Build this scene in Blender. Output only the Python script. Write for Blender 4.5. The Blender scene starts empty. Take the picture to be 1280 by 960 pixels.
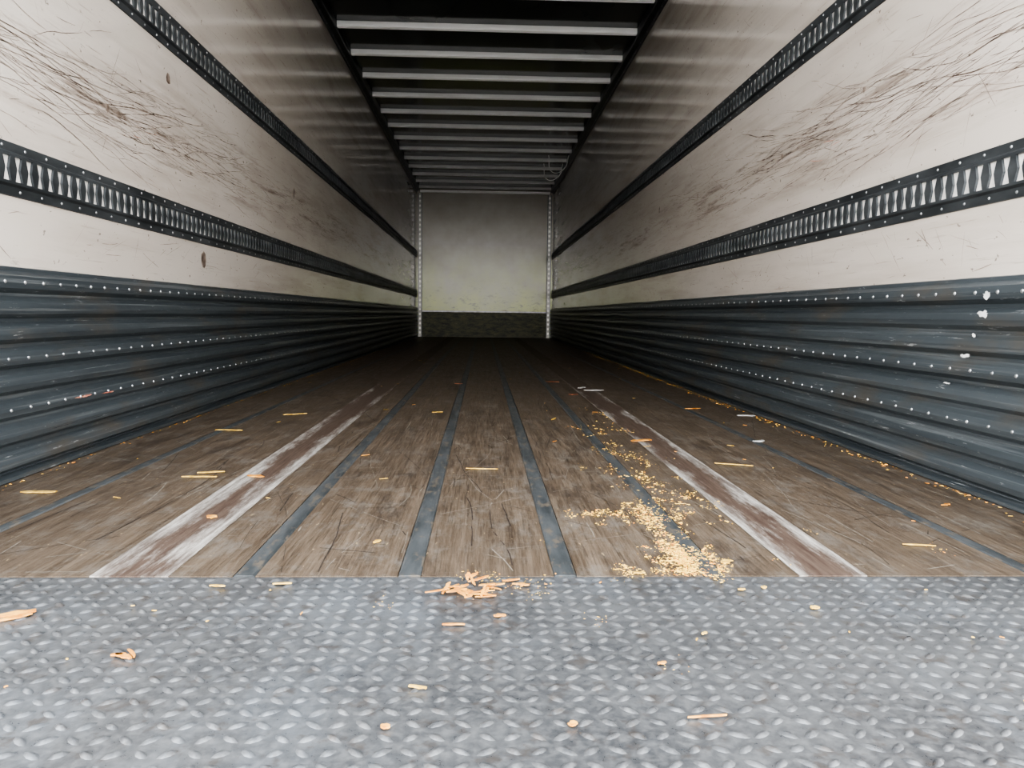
import bpy, math, random
from mathutils import Matrix, Vector
random.seed(7)
XL, XR = -1.225, 1.265
H = 2.68
Y0, YW, YB = 0.95, 1.262, 14.3
scene = bpy.context.scene

# ---------------------------------------------------------------- helpers
def obj(name, verts, faces, mats, mi=None, smooth=False, parent=None):
    me = bpy.data.meshes.new(name)
    me.from_pydata([tuple(v) for v in verts], [], faces)
    for m in (mats if isinstance(mats, (list, tuple)) else [mats]):
        me.materials.append(m)
    if mi:
        me.polygons.foreach_set("material_index", mi)
    if smooth:
        me.polygons.foreach_set("use_smooth", [True] * len(me.polygons))
    me.update()
    o = bpy.data.objects.new(name, me)
    scene.collection.objects.link(o)
    if parent: o.parent = parent
    return o

class MB:
    def __init__(s): s.v=[]; s.f=[]; s.m=[]
    def quad(s, pts, m=0):
        b=len(s.v); s.v+=list(pts); s.f.append(tuple(range(b,b+len(pts)))); s.m.append(m)
    def box(s, a, b_, m=0):
        x0,y0,z0=a; x1,y1,z1=b_; b=len(s.v)
        s.v+=[(x0,y0,z0),(x1,y0,z0),(x1,y1,z0),(x0,y1,z0),(x0,y0,z1),(x1,y0,z1),(x1,y1,z1),(x0,y1,z1)]
        for f in [(0,3,2,1),(4,5,6,7),(0,1,5,4),(1,2,6,5),(2,3,7,6),(3,0,4,7)]:
            s.f.append(tuple(b+i for i in f)); s.m.append(m)
    def extr_y(s, prof, ya, yb, m=0, closed=False, seg=1):
        n=len(prof); b=len(s.v)
        for k in range(seg+1):
            y=ya+(yb-ya)*k/seg
            s.v+=[(x,y,z) for x,z in prof]
        for k in range(seg):
            for i in range(n if closed else n-1):
                j=(i+1)%n
                s.f.append((b+k*n+i,b+k*n+j,b+(k+1)*n+j,b+(k+1)*n+i)); s.m.append(m)
        if closed:
            s.f.append(tuple(b+i for i in range(n))[::-1]); s.m.append(m)
            s.f.append(tuple(b+seg*n+i for i in range(n))); s.m.append(m)
    def dome(s, c, nx, r, h, m=0, axis='x'):
        b=len(s.v); n=8
        for rr,hh in ((1,0),(0.7,0.7)):
            for i in range(n):
                a=2*math.pi*i/n
                if axis=='x': s.v.append((c[0]+nx*h*hh, c[1]+r*rr*math.cos(a), c[2]+r*rr*math.sin(a)))
                else: s.v.append((c[0]+r*rr*math.cos(a), c[1]+nx*h*hh, c[2]+r*rr*math.sin(a)))
        s.v.append((c[0]+nx*h,c[1],c[2]) if axis=='x' else (c[0],c[1]+nx*h,c[2]))
        for i in range(n):
            j=(i+1)%n
            s.f.append((b+i,b+j,b+n+j,b+n+i)); s.m.append(m)
            s.f.append((b+n+i,b+n+j,b+2*n)); s.m.append(m)
    def make(s,name,mats,smooth=False,parent=None):
        return obj(name,s.v,s.f,mats,s.m,smooth,parent)

class NT:
    def __init__(s,name):
        s.mat=bpy.data.materials.new(name); s.mat.use_nodes=True
        s.t=s.mat.node_tree; s.b=s.t.nodes['Principled BSDF']
        s.tc=s.t.nodes.new('ShaderNodeTexCoord')
    def n(s,ty,**k):
        x=s.t.nodes.new(ty)
        for a,b in k.items(): setattr(x,a,b)
        return x
    def l(s,a,b): s.t.links.new(a,b)
    def noise(s,scale,detail=4,sc=(1,1,1),rough=.55,loc=(0,0,0)):
        mp=s.n('ShaderNodeMapping'); mp.inputs['Scale'].default_value=sc; mp.inputs['Location'].default_value=loc
        s.l(s.tc.outputs['Object'],mp.inputs[0])
        nz=s.n('ShaderNodeTexNoise'); nz.inputs['Scale'].default_value=scale
        nz.inputs['Detail'].default_value=detail; nz.inputs['Roughness'].default_value=rough
        s.l(mp.outputs[0],nz.inputs['Vector']); return nz.outputs['Fac']
    def rng(s,src,a,b,c=0,d=1):
        m=s.n('ShaderNodeMapRange'); 
        for i,v in zip((1,2,3,4),(a,b,c,d)): m.inputs[i].default_value=v
        s.l(src,m.inputs[0]); return m.outputs[0]
    def mix(s,f,a,b,mode='MIX'):
        m=s.n('ShaderNodeMix',data_type='RGBA',blend_type=mode)
        if isinstance(f,(int,float)): m.inputs[0].default_value=f
        else: s.l(f,m.inputs[0])
        for i,c in ((6,a),(7,b)):
            if isinstance(c,tuple): m.inputs[i].default_value=(*c,1)
            else: s.l(c,m.inputs[i])
        return m.outputs[2]
    def math(s,op,a,b=None):
        m=s.n('ShaderNodeMath',operation=op)
        for i,c in enumerate((a,b)):
            if c is None: continue
            if isinstance(c,(int,float)): m.inputs[i].default_value=c
            else: s.l(c,m.inputs[i])
        return m.outputs[0]
    def xyz(s):
        x=s.n('ShaderNodeSeparateXYZ'); s.l(s.tc.outputs['Object'],x.inputs[0]); return x.outputs
    def bump(s,h,st,dist=.002):
        b=s.n('ShaderNodeBump'); b.inputs['Strength'].default_value=st; b.inputs['Distance'].default_value=dist
        s.l(h,b.inputs['Height']); s.l(b.outputs[0],s.b.inputs['Normal'])
    def fin(s,col,rough,metal=0,spec=.5):
        for k,v in (('Base Color',col),('Roughness',rough),('Metallic',metal),('Specular IOR Level',spec)):
            if isinstance(v,tuple): s.b.inputs[k].default_value=(*v,1)
            elif isinstance(v,(int,float)): s.b.inputs[k].default_value=v
            else: s.l(v,s.b.inputs[k])
        return s.mat

# ---------------------------------------------------------------- materials
def wall_mat():
    t=NT('white_panel'); x=t.xyz()
    a=t.noise(1.3,5,(1,.5,.8)); b=t.noise(6,6,(1,.2,2.0))
    c=t.mix(t.rng(a,.3,.7),(.54,.49,.44),(.65,.605,.555))
    c=t.mix(t.rng(b,.48,.78,0,.45),c,(.33,.27,.22))
    # belt of pallet rub marks about 1.1 m up
    zb=t.math('MULTIPLY',t.rng(x[2],.92,1.06),t.rng(x[2],1.32,1.12))
    s0=t.noise(9,8,(1,.16,2.2),.75,(5,2,1)); c=t.mix(t.math('MULTIPLY',zb,t.rng(s0,.52,.66,0,.8)),c,(.22,.165,.13))
    s1=t.noise(30,6,(1,.10,3.0),.7); c=t.mix(t.rng(s1,.60,.70,0,.5),c,(.28,.23,.19))
    s2=t.noise(55,3,(1,.6,1.0),.6,(1,7,1)); c=t.mix(t.rng(s2,.68,.72,0,.7),c,(.16,.13,.11))
    s3=t.noise(13,7,(1,.5,1.0),.75,(1,3,7)); c=t.mix(t.rng(s3,.64,.70,0,.5),c,(.27,.235,.2))
    r=t.rng(t.noise(2.2,4,(1,.4,1)),.3,.7,.06,.10)
    return t.fin(c,r,0,1.0)
M_wall=wall_mat()

def back_mat():
    t=NT('front_bulkhead_panel'); x=t.xyz()
    a=t.noise(2.2,5); c=t.mix(t.rng(a,.35,.7),(.235,.205,.165),(.315,.28,.23))
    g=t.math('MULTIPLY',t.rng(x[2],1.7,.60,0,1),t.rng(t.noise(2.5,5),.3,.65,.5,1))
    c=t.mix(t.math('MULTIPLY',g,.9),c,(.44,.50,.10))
    b=t.noise(8,6,(1,1,2.5),.7); c=t.mix(t.math('MULTIPLY',t.rng(b,.54,.66),t.rng(x[2],1.1,.5,0,.8)),c,(.10,.105,.03))
    return t.fin(c,.28,0,.6)
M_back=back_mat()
def kick_mat():
    t=NT('bulkhead_kick_plate'); x=t.xyz()
    a=t.noise(10,8,(.7,1,2.2),.75); c=t.mix(t.rng(a,.42,.62),(.085,.085,.035),(.012,.013,.009))
    b=t.noise(30,6,(.5,1,2),.75,(3,3,3)); c=t.mix(t.rng(b,.62,.70,0,.8),c,(.3,.32,.2))
    return t.fin(c,.5,.1)
M_kick=kick_mat()

def plinth_mat():
    t=NT('slate_corrugated_metal')
    a=t.noise(3,5,(1,.2,6)); b=t.noise(22,7,(1,.05,5),.7); d=t.noise(5,5,(1,.6,2))
    c=t.mix(t.rng(a,.3,.7),(.058,.069,.077),(.098,.114,.125))
    c=t.mix(t.rng(b,.53,.70,0,.6),c,(.25,.265,.27))
    c=t.mix(t.rng(d,.53,.70,0,.65),c,(.12,.105,.085))
    e=t.noise(60,5,(1,.15,1.5),.75,(3,1,2)); c=t.mix(t.rng(e,.63,.68,0,.75),c,(.44,.45,.45))
    f=t.noise(9,8,(1,.5,2.2),.8,(9,1,2)); c=t.mix(t.rng(f,.64,.68,0,.6),c,(.34,.35,.35))
    t.bump(t.noise(3.5,4,(1,.5,2)),.5,.02)
    return t.fin(c,t.rng(b,.3,.7,.26,.42),.25)
M_pl=plinth_mat()
def simple(name,c1,c2,scale,rough,metal=0,sc=(1,1,1),bump=0):
    t=NT(name); n=t.noise(scale,5,sc)
    if bump: t.bump(n,bump,.003)
    return t.fin(t.mix(t.rng(n,.35,.65),c1,c2),rough,metal)
M_rail=simple('dark_rail_steel',(.05,.056,.061),(.11,.12,.128),12,.40,.4,(1,.3,1))
M_zinc=simple('bright_zinc',(.60,.59,.57),(.85,.83,.8),30,.4,.15)
M_rivet=simple('rivet_steel',(.3,.31,.32),(.6,.6,.6),40,.3,.7)
M_railtop=simple('roof_edge_profile',(.03,.035,.039),(.07,.076,.08),10,.35,.4)
M_bow=simple('aluminium_bow',(.93,.91,.89),(.96,.95,.93),6,.3,.0)
M_roof=simple('roof_sheet',(.05,.057,.059),(.085,.092,.094),1.2,.13,0,(1,.5,1),.05)
M_scr=simple('scuff_mark',(.10,.072,.058),(.34,.28,.235),25,.6)
M_scr2=simple('bare_scrape',(.55,.56,.55),(.8,.8,.78),25,.6)
M_fs1=simple('floor_scratch_pale',(.17,.148,.122),(.28,.25,.21),40,.6)
M_fs2=simple('floor_scratch_dark',(.03,.024,.02),(.07,.055,.045),40,.6)
M_red=simple('red_scuff',(.42,.10,.07),(.55,.3,.22),25,.6)
M_chip=simple('splintered_wood_orange',(.50,.18,.025),(.78,.42,.10),50,.7)
M_saw=simple('pale_sawdust',(.50,.30,.05),(.78,.54,.15),90,.8)
M_paper=simple('pale_litter',(.4,.4,.4),(.6,.59,.56),40,.7)
M_leaf=simple('brown_litter',(.18,.07,.04),(.3,.12,.06),40,.7)
M_post=simple('galvanised_post',(.30,.29,.27),(.46,.45,.42),15,.4,.3)
M_grnd=simple('concrete_yard',(.36,.36,.35),(.46,.46,.45),8,.9)
M_ext=simple('trailer_outer_skin',(.6,.6,.6),(.7,.7,.7),2,.5)

def wood_mat():
    t=NT('worn_plywood_floor'); x=t.xyz()
    a=t.noise(7,7,(6,.35,1),.65); b=t.noise(40,6,(4,.16,1),.75); d=t.noise(1.7,6,(1.6,.7,1),.65)
    c=t.mix(t.rng(a,.35,.68),(.074,.054,.038),(.148,.113,.083))
    c=t.mix(t.rng(b,.45,.70,0,.55),c,(.225,.186,.145))
    b2=t.noise(55,6,(4,.10,1),.7,(7,1,0)); c=t.mix(t.rng(b2,.52,.66,0,.75),c,(.038,.028,.021))
    g=t.noise(9,9,(1.5,.8,1),.8,(2,9,0)); c=t.mix(t.rng(g,.50,.64,0,.6),c,(.20,.185,.165))
    k=t.noise(5,9,(1.6,.5,1),.8,(12,3,0)); c=t.mix(t.rng(k,.53,.63,0,.65),c,(.047,.036,.029))
    c=t.mix(t.rng(d,.45,.7,0,.45),c,(.08,.061,.046))
    e=t.noise(60,3,(1.8,.5,1),.6,(4,4,0)); c=t.mix(t.rng(e,.67,.72,0,.7),c,(.36,.28,.17))
    q=t.noise(24,6,(.22,3,1),.7,(6,4,0)); c=t.mix(t.rng(q,.62,.68,0,.45),c,(.25,.225,.19))
    t.bump(b,.4,.003)
    return t.fin(c,t.rng(a,.3,.7,.42,.58),0,.35)
M_wood=wood_mat()
def seam_mat():
    t=NT('steel_seam_strip')
    a=t.noise(14,6,(2,.35,1),.65)
    c=t.mix(t.rng(a,.35,.65),(.055,.062,.066),(.12,.13,.136))
    b=t.noise(45,5,(1,.4,1),.65); c=t.mix(t.rng(b,.53,.64,0,.7),c,(.20,.165,.125))
    return t.fin(c,.5,.3)
M_seam=seam_mat()
def white_mat(xc):
    t=NT('worn_white_line'); x=t.xyz()
    d=t.math('ABSOLUTE',t.math('SUBTRACT',x[0],xc))
    n=t.noise(9,9,(2.4,.35,1),.8); n2=t.noise(1.6,4,(1,.8,1),.6)
    v=t.math('ADD',t.rng(d,.004,.054,-.12,.12),n)
    v=t.math('SUBTRACT',v,t.rng(x[1],1.5,6.0,.0,.24))
    v=t.math('ADD',v,t.rng(n2,.3,.7,-.14,.09))
    f=t.rng(v,.40,.62)
    e=t.noise(30,6,(3,.15,1),.75)
    wood=t.mix(t.rng(e,.35,.65),(.065,.042,.033),(.14,.104,.083))
    wood=t.mix(t.rng(x[1],2.0,6.0),wood,(.115,.089,.069))
    c=t.mix(f,wood,t.mix(t.rng(e,.38,.62),(.21,.19,.17),(.50,.48,.45)))
    return t.fin(c,.6,0,.3)
def plate_mat():
    t=NT('tread_plate_steel')
    a=t.noise(5,6,(1,1,1),.6); b=t.noise(70,5,(1,1,1),.65); d=t.noise(3.5,7,(1.2,.6,1),.7,(2,5,1))
    c=t.mix(t.rng(a,.35,.65),(.088,.091,.096),(.145,.15,.156))
    c=t.mix(t.rng(b,.42,.66,0,.6),c,(.24,.243,.245))
    c=t.mix(t.rng(d,.48,.72,0,.5),c,(.27,.30,.335))
    e=t.noise(28,5,(1,1,1),.65,(8,2,0)); c=t.mix(t.rng(e,.56,.66,0,.6),c,(.095,.078,.065))
    t.bump(b,.35,.0012)
    return t.fin(c,t.rng(b,.3,.7,.25,.46),.4)
M_plate=plate_mat()

# ---------------------------------------------------------------- floor
seams=[(-.96,.030),(-.394,.036),(-.12,.038),(.143,.038),(.397,.036),(.966,.030)]
whites=[(-.582,.128),(.604,.118)]
m=MB()
cuts=sorted([(x-w/2,x+w/2) for x,w in seams+whites])
x=XL
for a,b in cuts+[(XR,0)]:
    m.box((x,YW,-.03),(a-.0008,YB,0)); x=b+.0008
m.box((XL,YW,-.08),(XR,YB,-.031))
floor=m.make('floor',[M_wood])
m=MB()
for xx,w in seams:
    p=[(xx-w/2,-.02),(xx-w/2,-.001),(xx-w/2+.004,.0015),(xx+w/2-.004,.0015),(xx+w/2,-.001),(xx+w/2,-.02)]
    m.extr_y(p,YW,YB-.03,closed=True)
m.make('steel_seams',[M_seam],parent=floor)
for xx,w in whites:
    m=MB(); m.box((xx-w/2,YW,-.02),(xx+w/2,YB-.03,.0004)); m.make('white_line',[white_mat(xx)],parent=floor)
# scratches worn into the boards
m=MB()
def inboard(x): return all(abs(x-s)>w/2+.006 for s,w in seams+whites)
for i in range(650):
    x=random.uniform(XL+.06,XR-.06); y=YW+.02+random.random()**1.4*6
    L=random.uniform(.02,.28) if random.random()<.8 else random.uniform(.3,.7)
    a=random.gauss(math.pi/2,.12) if random.random()<.6 else random.uniform(0,3.14)
    w=random.uniform(.0005,.0014); mi=0 if random.random()<.5 else 1
    k=max(2,int(L/.03)); pts=[]
    for j in range(k+1):
        pts.append((x,y)); x+=L/k*math.cos(a); y+=L/k*math.sin(a); a+=random.gauss(0,.04)
    for j in range(k):
        (xa,ya),(xb,yb)=pts[j],pts[j+1]
        if not(inboard(xa) and inboard(xb)) or min(ya,yb)<YW+.01 or random.random()<.1 or abs(xa)>1.18: continue
        dx,dy=xb-xa,yb-ya; l=math.hypot(dx,dy); ux,uy=-dy/l*w,dx/l*w
        m.quad([(xa-ux,ya-uy,.0004),(xb-ux,yb-uy,.0004),(xb+ux,yb+uy,.0004),(xa+ux,ya+uy,.0004)],mi)
m.make('floor_scratches',[M_fs1,M_fs2],parent=floor)

# tread plate
m=MB()
PX0,PX1,PY0,PY1=XL,XR,-.35,YW-.003
m.box((PX0,PY0,-.03),(PX1,PY1,-.001))
p=.0265
ny=int((PY1-PY0)/p)
for j in range(ny):
    for i in range(int((PX1-PX0)/p)):
        cx=PX0+.014+i*p; cy=PY1-.014-j*p
        a=math.radians(40 if (i+j)%2 else -40)+random.gauss(0,.07)
        L,W=.0134*random.uniform(.75,1.08),.0052*random.uniform(.85,1.1)
        b=len(m.v)
        ca,sa=math.cos(a),math.sin(a)
        out=[(L,0),(L*.6,W*.75),(0,W),(-L*.6,W*.75),(-L,0),(-L*.6,-W*.75),(0,-W),(L*.6,-W*.75)]
        for sc,h in ((1,-.001),(.45,.0017)):
            for ox,oy in out:
                m.v.append((cx+(ox*ca-oy*sa)*sc, cy+(ox*sa+oy*ca)*sc, h))
        for k in range(8):
            q=(k+1)%8; m.f.append((b+k,b+q,b+8+q,b+8+k)); m.m.append(0)
        m.f.append(tuple(b+8+k for k in range(8))); m.m.append(0)
o=m.make('tread_plate',[M_plate],smooth=False)
for pl in o.data.polygons[6:]: pl.use_smooth=True

# ---------------------------------------------------------------- walls
m=MB(); m.box((XL-.03,Y0,-.03),(XL,YB+.03,H+.04)); wl=m.make('wall_left',[M_wall])
m=MB(); m.box((XR,Y0,-.03),(XR+.03,YB+.03,H+.04)); wr=m.make('wall_right',[M_wall])
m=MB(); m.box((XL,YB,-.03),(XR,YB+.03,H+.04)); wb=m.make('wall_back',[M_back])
m=MB(); m.box((XL+.03,YB-.012,.0),(XR-.03,YB,.47)); m.box((XL+.03,YB-.02,.46),(XR-.03,YB,.485),1)
for k in range(14): m.dome((XL+.15+k*.17,YB-.02,.473),-1,.006,.004,1,'y')
m.make('kick_plate_back',[M_kick,M_post],parent=wb)
m=MB(); m.box((XL-.03,Y0,H+.04),(XR+.03,YB+.03,H+.07)); ceil=m.make('ceiling',[M_roof])

def scratches(side,parent):
    xw = XL if side<0 else XR; n=-side
    m=MB()
    def ribbon(pts,w,mi=0,off=.0006):
        for k in range(len(pts)-1):
            (y0,z0),(y1,z1)=pts[k],pts[k+1]
            L=math.hypot(y1-y0,z1-z0) or 1e-6
            ux,uz=-(z1-z0)/L,(y1-y0)/L
            wa=w*(.25+.75*math.sin(math.pi*(k+.2)/(len(pts)-.6)))/2; wb_=w*(.25+.75*math.sin(math.pi*min(.98,(k+1.2)/(len(pts)-.6))))/2
            X=xw+n*off
            m.quad([(X,y0-ux*wa,z0-uz*wa),(X,y1-ux*wb_,z1-uz*wb_),(X,y1+ux*wb_,z1+uz*wb_),(X,y0+ux*wa,z0+uz*wa)],mi)
    def run(y,z,L,ang,curv,w,mi=0):
        pts=[]; a=ang; k=max(5,int(L/.025))
        for i in range(k+1):
            pts.append((y,z)); y+=L/k*math.cos(a); z+=L/k*math.sin(a)
            a+=curv/k+random.gauss(0,.05)-.15*(a-ang)
        if min(q[1] for q in pts)<.56 or max(q[0] for q in pts)>YB-.05: return
        seg=[]
        for q in pts:
            if (.715<q[1]<.88) or (1.43<q[1]<1.59) or random.random()<.06:
                if len(seg)>1: ribbon(seg,w*random.uniform(.5,1.2),mi)
                seg=[]
            else: seg.append(q)
        if len(seg)>1: ribbon(seg,w,mi)
    for i in range(250):
        y=1.5+random.random()**1.5*10; run(y,random.gauss(1.11,.065),random.uniform(.10,1.0),random.gauss(0,.08),random.gauss(0,.25),random.uniform(.0009,.0028))
    for i in range(34):
        y=random.uniform(1.6,3.2); run(y,random.gauss(1.08,.055)+.02*(y-1.6),random.uniform(.3,1.2),random.gauss(.0,.07),random.gauss(0,.4),random.uniform(.0012,.0038))
    for i in range(120):
        y=1.5+random.random()**1.5*9; run(y,random.uniform(.9,1.42),random.uniform(.04,.22),random.uniform(-1.2,1.2),random.gauss(0,.4),random.uniform(.0007,.0022))
    for i in range(110):
        y=1.5+random.random()**1.5*8; run(y,random.uniform(.57,.7),random.uniform(.03,.2),random.gauss(0,.7),0,random.uniform(.0008,.0026))
    for i in range(40):
        y=1.8+random.random()*9; run(y,random.uniform(1.6,2.4),random.uniform(.05,.4),random.gauss(0,.3),random.gauss(0,.3),random.uniform(.0006,.0016))
    for i in range(3): run(2.7+.1*i,random.uniform(1.02,1.08),random.uniform(.06,.15),.1,0,.002,1)
    for (y,z,s) in ([(3.12,1.33,.022),(2.62,1.09,.014),(5.1,1.2,.03),(3.45,.66,.03),(7.0,1.15,.03)] if side<0 else [(3.3,1.12,.012),(2.6,1.2,.010),(4.6,1.15,.016),(5.6,1.2,.02)]):
        pts=[(xw+n*.0008,y+s*random.uniform(.5,1)*math.cos(a)*1.3,z+s*random.uniform(.6,1.4)*math.sin(a)) for a in [i*math.pi/5 for i in range(10)]]
        m.quad(pts,0)
    m.make('wall_scuffs',[M_scr,M_red],parent=parent)
scratches(-1,wl); scratches(1,wr)

def plinth(side):
    xw = XL if side<0 else XR; n=-side
    m=MB(); P=[]; N=8; per=.0655
    P.append((.036,0.002)); P.append((.036,.012))
    for k in range(N):
        z=.014+k*per
        P+=[(.006,z+.002),(.006,z+.006),(.024,z+.018),(.027,z+.032),(.024,z+.050),(.006,z+.062)]
    P+=[(.006,.545),(.001,.547)]
    prof=[(xw+n*a,b) for a,b in P]
    if side<0: prof=prof[::-1]
    m.extr_y(prof,YW+.002,YB-.01,seg=6)
    for k,r in ((7,.0055),(4,.005),(2,.005)):
        z=.014+k*per+.034
        y=YW+.05
        while y<YB-.1:
            m.dome((xw+n*.0262,y,z),n,r,.004,1); y+=.085
    if side>0:
        for (y,z,s,w) in [(1.86,.50,.012,.02),(1.87,.455,.012,.03),(1.9,.40,.007,.012),(1.93,.347,.006,.03),(2.0,.27,.004,.02)]:
            pts=[(xw+n*.0275,y+w*random.uniform(.4,1)*math.cos(i*math.pi/8),z+s*random.uniform(.3,1.1)*math.sin(i*math.pi/8)) for i in range(16)]
            m.quad(pts,2)
    else:
        for (y,z,s,w) in [(2.35,.178,.004,.06),(2.5,.175,.003,.05)]:
            pts=[(xw+n*.0275,y+w*random.uniform(.6,1)*math.cos(i*math.pi/5),z+s*random.uniform(.5,1.1)*math.sin(i*math.pi/5)) for i in range(10)]
            m.quad(pts,3)
    return m.make('corrugated_kick_panel',[M_pl,M_rivet,M_scr2,M_red],parent=wl if side<0 else wr)
plinth(-1); plinth(1)

def rail(side,z0,z1,par):
    xw = XL if side<0 else XR; n=-side
    m=MB(); fl=.030; o1=.005; o2=.013; zb=z0+fl; zt=z1-fl
    X=lambda a: xw+n*a
    for prof in ([(.0005,z0),(o1,z0+.001),(o1,zb-.006),(o2,zb),],[(o2,zt),(o1,zt+.006),(o1,z1-.001),(.0005,z1)]):
        pr=[(X(a),b) for a,b in prof]
        m.extr_y(pr,Y0+.02,YB-.06)
    m.quad([(X(.006),Y0+.02,zb-.004),(X(.006),YB-.06,zb-.004),(X(.006),YB-.06,zt+.004),(X(.006),Y0+.02,zt+.004)],1)
    p=.05; zc=(zb+zt)/2; hh=(zt-zb)/2; h=hh-.007; w=.0165; q=.0075
    ncell=int((YB-.06-Y0-.02)/p)
    for c in range(ncell):
        yc=Y0+.02+p*(c+.5)
        outer=[(-p/2,-hh),(0,-hh),(p/2,-hh),(p/2,0),(p/2,hh),(0,hh),(-p/2,hh),(-p/2,0)]
        inner=[(-w,-h),(0,-h),(w,-h),(q,0),(w,h),(0,h),(-w,h),(-q,0)]
        b=len(m.v)
        m.v+=[(X(o2),yc+a,zc+d) for a,d in outer]+[(X(o2),yc+a,zc+d) for a,d in inner]+[(X(o2-.006),yc+a,zc+d) for a,d in inner]
        for k in range(8):
            j=(k+1)%8
            m.f.append((b+k,b+j,b+8+j,b+8+k)); m.m.append(0)
            m.f.append((b+8+k,b+8+j,b+16+j,b+16+k)); m.m.append(0)
    y=Y0+.06
    while y<YB-.1:
        m.dome((X(o1),y,z0+fl*.45),n,.0042,.003,2); m.dome((X(o1),y+.03,z1-fl*.45),n,.0042,.003,2); y+=.1
    m.make('lashing_rail',[M_rail,M_zinc,M_rivet])
for s in (-1,1):
    rail(s,.728,.866,None); rail(s,1.442,1.578,None)

# roof edge profiles
for s in (-1,1):
    xw = XL if s<0 else XR; n=-s
    m=MB()
    prof=[(.0005,H-.060),(.010,H-.060),(.014,H-.035),(.050,H-.025),(.054,H-.015),(.054,H+.039),(.0005,H+.039)]
    pr=[(xw+n*a,b) for a,b in prof]
    m.extr_y(pr,Y0,YB-.01,closed=True)
    y=Y0+.2
    while y<YB-.3:
        m.dome((xw+n*.012,y,H-.048),n,.005,.003,1); y+=.25
    m.make('roof_edge_rail',[M_railtop,M_rivet])
# bows
m=MB()
for k in range(-7,14):
    y=5.70+.65*k
    pr=[(-.026,.039),(-.026,.004),(-.021,-.004),(-.010,-.006),(-.005,.004),(.005,.004),(.010,-.006),(.021,-.004),(.026,.004),(.026,.039)]
    b=len(m.v); n_=len(pr)
    for xx in (XL+.056,XR-.056):
        m.v+=[(xx,y+a,H+c) for a,c in pr]
    for i in range(n_-1):
        m.f.append((b+i,b+i+1,b+n_+i+1,b+n_+i)); m.m.append(0)
m.make('roof_bows',[M_bow])

# front corner posts (perforated)
for s in (-1,1):
    xw = XL if s<0 else XR; n=-s
    m=MB()
    a,b=sorted((xw+n*.030,xw+n*.10))
    m.box((a,YB-.05,.001),(b,YB-.021,H-.08))
    z=.06; cx=(a+b)/2
    while z<H-.12:
        m.box((cx-.016,YB-.052,z),(cx+.016,YB-.0495,z+.04),1)
        z+=.085
    m.box((a-.004,YB-.058,0.001),(a+.008,YB-.05,H-.08),2); m.box((b-.008,YB-.058,0.001),(b+.004,YB-.05,H-.08),2)
    m.make('corner_post',[M_post,M_zinc,M_railtop],parent=wb)
m=MB(); m.box((XL+.066,YB-.06,H-.06),(XR-.066,YB-.001,H-.02)); m.make('trim_header',[M_bow])

# hanging strap loops at the roof
cu=bpy.data.curves.new('strap_loop','CURVE'); cu.dimensions='3D'; cu.bevel_depth=.006; cu.resolution_u=8
for (cx,cy) in ((1.17,10.9),(1.15,11.5)):
    sp=cu.splines.new('BEZIER'); pts=[(cx,cy,2.64),(cx-.06,cy,2.46),(cx-.22,cy+.05,2.42),(cx-.28,cy,2.64)]
    sp.bezier_points.add(3)
    for bp,c in zip(sp.bezier_points,pts): bp.co=c; bp.handle_left_type=bp.handle_right_type='AUTO'
so=bpy.data.objects.new('strap_loop',cu); scene.collection.objects.link(so); cu.materials.append(M_bow)

# ---------------------------------------------------------------- debris
def chip(m,x,y,L,W,T,ang,mi,z=.0018,tilt=0):
    ca,sa=math.cos(ang),math.sin(ang)
    n=5; b=len(m.v)
    ed=[]
    for i in range(n+1):
        t=i/n-.5; ww=W/2*(1-abs(t)**2*2.2)*random.uniform(.6,1.15)
        ed.append((t*L,ww,random.uniform(-.15,.15)*W))
    for zz in (0,1):
        for (t,ww,o_) in ed:
            for s in (-1,1):
                lx,ly=t,o_+s*ww
                m.v.append((x+lx*ca-ly*sa, y+lx*sa+ly*ca, z+zz*T+tilt*(t/L+.5)*L))
    N=2*(n+1)
    for i in range(n):
        a=b+2*i
        m.f.append((a,a+2,a+3,a+1)); m.f.append((a+N,a+N+1,a+N+3,a+N+2)); m.f.append((a,a+2,a+N+2,a+N)); m.f.append((a+1,a+N+1,a+N+3,a+3)); m.m+=[mi]*4
    m.f.append((b,b+N,b+N+1,b+1)); m.f.append((b+2*n,b+2*n+1,b+2*n+1+N,b+2*n+N)); m.m+=[mi]*2
def grain(m,x,y,s,mi,z=.0018):
    b=len(m.v); a0=random.random()*6
    k=5; h=s*random.uniform(.25,.55); el=random.uniform(1,2.2); th=random.random()*3.14
    if y>YW: z=.0008
    ct,st_=math.cos(th),math.sin(th)
    for i in range(k):
        a=a0+i*2*math.pi/k; rr=s*random.uniform(.5,1.2)
        ux,uy=rr*math.cos(a)*el,rr*math.sin(a)/el*1.2
        m.v.append((x+ux*ct-uy*st_,y+ux*st_+uy*ct,z))
    for i in range(k):
        vx,vy,_=m.v[b+i]; m.v.append((x+(vx-x)*.6,y+(vy-y)*.6,z+h*random.uniform(.6,1.3)))
    for i in range(k):
        j=(i+1)%k; m.f.append((b+i,b+j,b+k+j,b+k+i)); m.m.append(mi)
    m.f.append(tuple(b+k+i for i in range(k))); m.m.append(mi)
deb=bpy.data.objects.new('wood_debris',None); scene.collection.objects.link(deb)
m=MB(); R=random.uniform; G=random.gauss
for i in range(26): chip(m,G(-.01,.026),G(1.195,.026),R(.012,.040),R(.003,.009),.0015,G(.2,.6) if i%2 else R(0,3),0,z=.002+.002*(i%3),tilt=R(0,.2))
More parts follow.
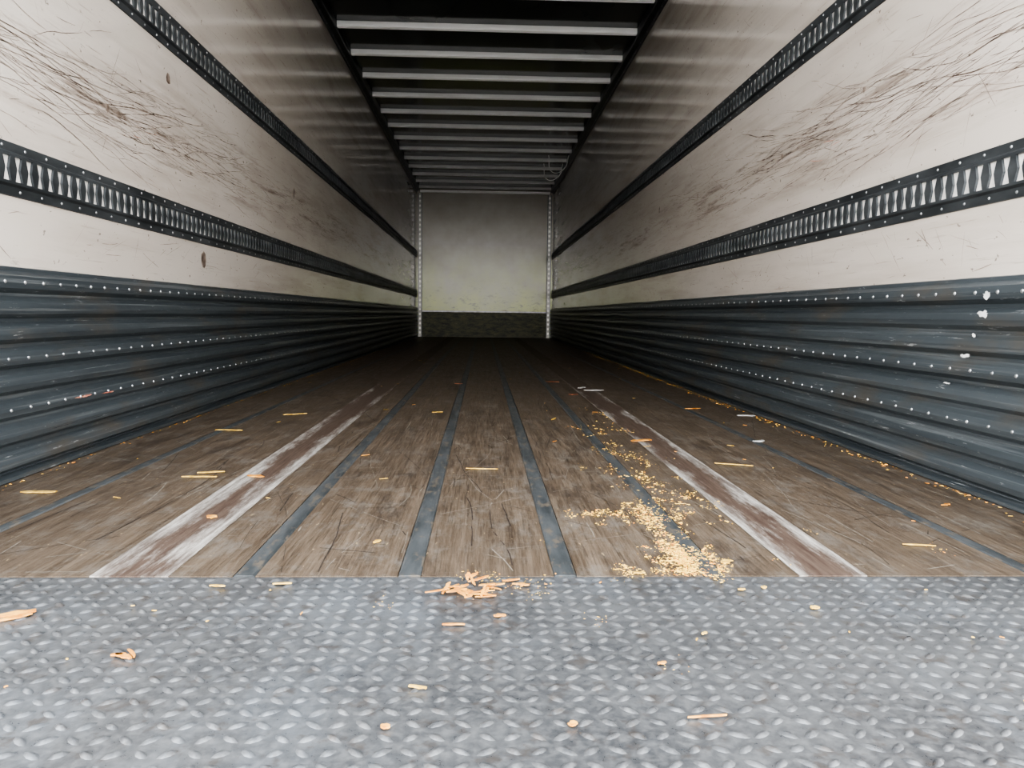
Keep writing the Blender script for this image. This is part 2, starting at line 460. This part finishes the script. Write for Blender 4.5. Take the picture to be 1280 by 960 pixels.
for (x,y,L,W,a,mi) in [(-.672,1.095,.06,.018,.5,0),(-.66,1.085,.04,.01,.7,0),(-.452,.957,.028,.009,-.5,0),(-.445,.965,.028,.006,-.9,0),(-.46,.962,.018,.006,.2,0),(-.038,1.054,.032,.005,0,0),(.028,1.085,.018,.008,.2,0),
  (.506,1.112,.014,.012,.3,1),(.065,1.215,.028,.009,-.3,0),(.05,1.235,.03,.006,.3,0),(-1.06,1.85,.08,.022,.05,1),(-.93,2.84,.10,.02,-.05,1),(-.745,2.03,.09,.014,.0,1),(-.735,2.09,.07,.014,.25,1),(-.60,2.04,.05,.02,-.3,0),
  (-.574,1.63,.02,.03,.4,0),(0,2.15,.09,.006,-.1,1),(.748,2.23,.11,.008,-.35,1),(.85,1.43,.06,.006,-.2,1),(.56,2.66,.08,.03,.4,0),(.10,.787,.010,.008,.4,0),(-.10,.785,.010,.008,.1,0),(-.073,.871,.022,.006,-.3,1),
  (.23,.93,.012,.006,.3,0),(-.32,1.22,.03,.005,.1,1),(-.42,1.21,.025,.005,-.1,1),(.42,1.19,.012,.006,0,1),(.46,1.2,.010,.008,.8,1),(.31,1.02,.010,.005,.5,1),(1.1,1.75,.03,.01,.5,0),
  (.44,1.33,.025,.015,.5,1),(.27,1.27,.02,.010,0,1),(.25,.80,.045,.002,.1,0),(-.2,1.45,.02,.01,1,1),(-.8,3.3,.1,.01,.5,1),(1.0,3.6,.08,.02,.2,0),(-.2,3.4,.05,.01,.4,1),(.3,3.2,.06,.01,1.2,1)]:
    chip(m,x,y,L,W,.002,a,mi)
for i in range(40): chip(m,R(-1.15,1.2),R(1.3,1.3)+random.random()**2*6,R(.008,.03),R(.002,.005),.0012,R(0,3.1),random.choice((0,1,1)))
for i in range(16): chip(m,R(-.8,.8),R(.72,1.24),R(.004,.010),R(.002,.004),.0012,R(0,3.1),random.choice((0,1)))
for (x,y,L,W,a,mi) in [(.648,4.45,.12,.05,.2,2),(.60,4.6,.08,.04,1,2),(.98,2.66,.05,.03,.6,2),(1.17,3.35,.08,.04,0,2),(.46,5.0,.08,.08,.4,3),(-.15,4.8,.05,.04,.6,3),(.5,4.2,.05,.04,.2,3)]:
    chip(m,x,y,L,W,.003,a,mi)
m.make('wood_chips',[M_chip,M_saw,M_paper,M_leaf],parent=deb)
m=MB()
def cloud(n,cx,cy,sx,sy,smin,smax,clump=.010):
    i=0
    while i<n:
        x,y=G(cx,sx),G(cy,sy); k=random.randint(1,18)
        for j in range(k):
            xx,yy=x+G(0,clump),y+G(0,clump*1.8)
            if -1.15<xx<1.19 and yy>.7: grain(m,xx,yy,smin+(smax-smin)*random.random()**3,0 if random.random()<.8 else 1)
            i+=1
cloud(1500,.375,1.34,.030,.045,.0008,.0036,.006)
cloud(260,.33,1.285,.05,.010,.0008,.0035,.006)
cloud(600,.37,1.48,.018,.09,.0008,.0035,.006)
cloud(650,.37,1.66,.036,.05,.0008,.0038,.006)
cloud(240,.27,1.66,.035,.02,.0008,.0035,.006)
cloud(340,.46,1.80,.05,.10,.0008,.0038,.007)
cloud(320,.44,2.2,.045,.30,.001,.004,.012)
cloud(220,.45,2.7,.08,.6,.001,.0045,.018)
cloud(90,.02,1.25,.10,.03,.0008,.0025)
cloud(120,.35,1.5,.25,.25,.0008,.0025)
cloud(60,.2,1.10,.25,.09,.0008,.002)
for i in range(400):
    y=1.5+random.random()**1.3*8; grain(m,XR-.042-abs(G(0,.02)),y,R(.0015,.005),random.choice((0,1)))
for i in range(260):
    y=1.5+random.random()**1.3*8; grain(m,XL+.042+abs(G(0,.012)),y,R(.0015,.004),random.choice((0,1)))
m.make('sawdust',[M_saw,M_chip],parent=deb)

# ---------------------------------------------------------------- outside ground
m=MB(); m.box((-60,-60,-1.35),(60,60,-1.3)); m.make('ground',[M_grnd])
m=MB(); m.box((XL,YW-.3,-.30),(XR,YB+.03,-.081)); m.make('trailer_chassis',[M_ext])

# ---------------------------------------------------------------- world: hazy overcast, bright near horizon
w=bpy.data.worlds.new('overcast'); scene.world=w; w.use_nodes=True
nt=w.node_tree; bg=nt.nodes['Background']
tc=nt.nodes.new('ShaderNodeTexCoord'); sx=nt.nodes.new('ShaderNodeSeparateXYZ'); nt.links.new(tc.outputs['Generated'],sx.inputs[0])
cr=nt.nodes.new('ShaderNodeValToRGB'); nt.links.new(sx.outputs[2],cr.inputs[0])
e=cr.color_ramp.elements; e[0].position=0; e[0].color=(1,.97,.93,1); e[1].position=.75; e[1].color=(.38,.40,.42,1)
k=e.new(.20); k.color=(.92,.90,.875,1); k=e.new(.42); k.color=(.46,.475,.49,1)
nt.links.new(cr.outputs[0],bg.inputs[0]); bg.inputs[1].default_value=10
scene.view_settings.view_transform='AgX'
scene.view_settings.look='AgX - High Contrast'
scene.view_settings.exposure=0.55

# ---------------------------------------------------------------- camera
cam=bpy.data.cameras.new('camera'); co=bpy.data.objects.new('camera',cam); scene.collection.objects.link(co)
cam.sensor_width=36; cam.lens=962/1280*36; cam.clip_start=.02
yaw=math.atan(37/962); pitch=math.atan(87.6/962)
R_=Matrix.Rotation(-yaw,4,'Z')@Matrix.Rotation(math.pi/2-pitch,4,'X')@Matrix.Rotation(.012,4,'Z')
co.matrix_world=Matrix.Translation((0,0,.44))@R_
scene.camera=co
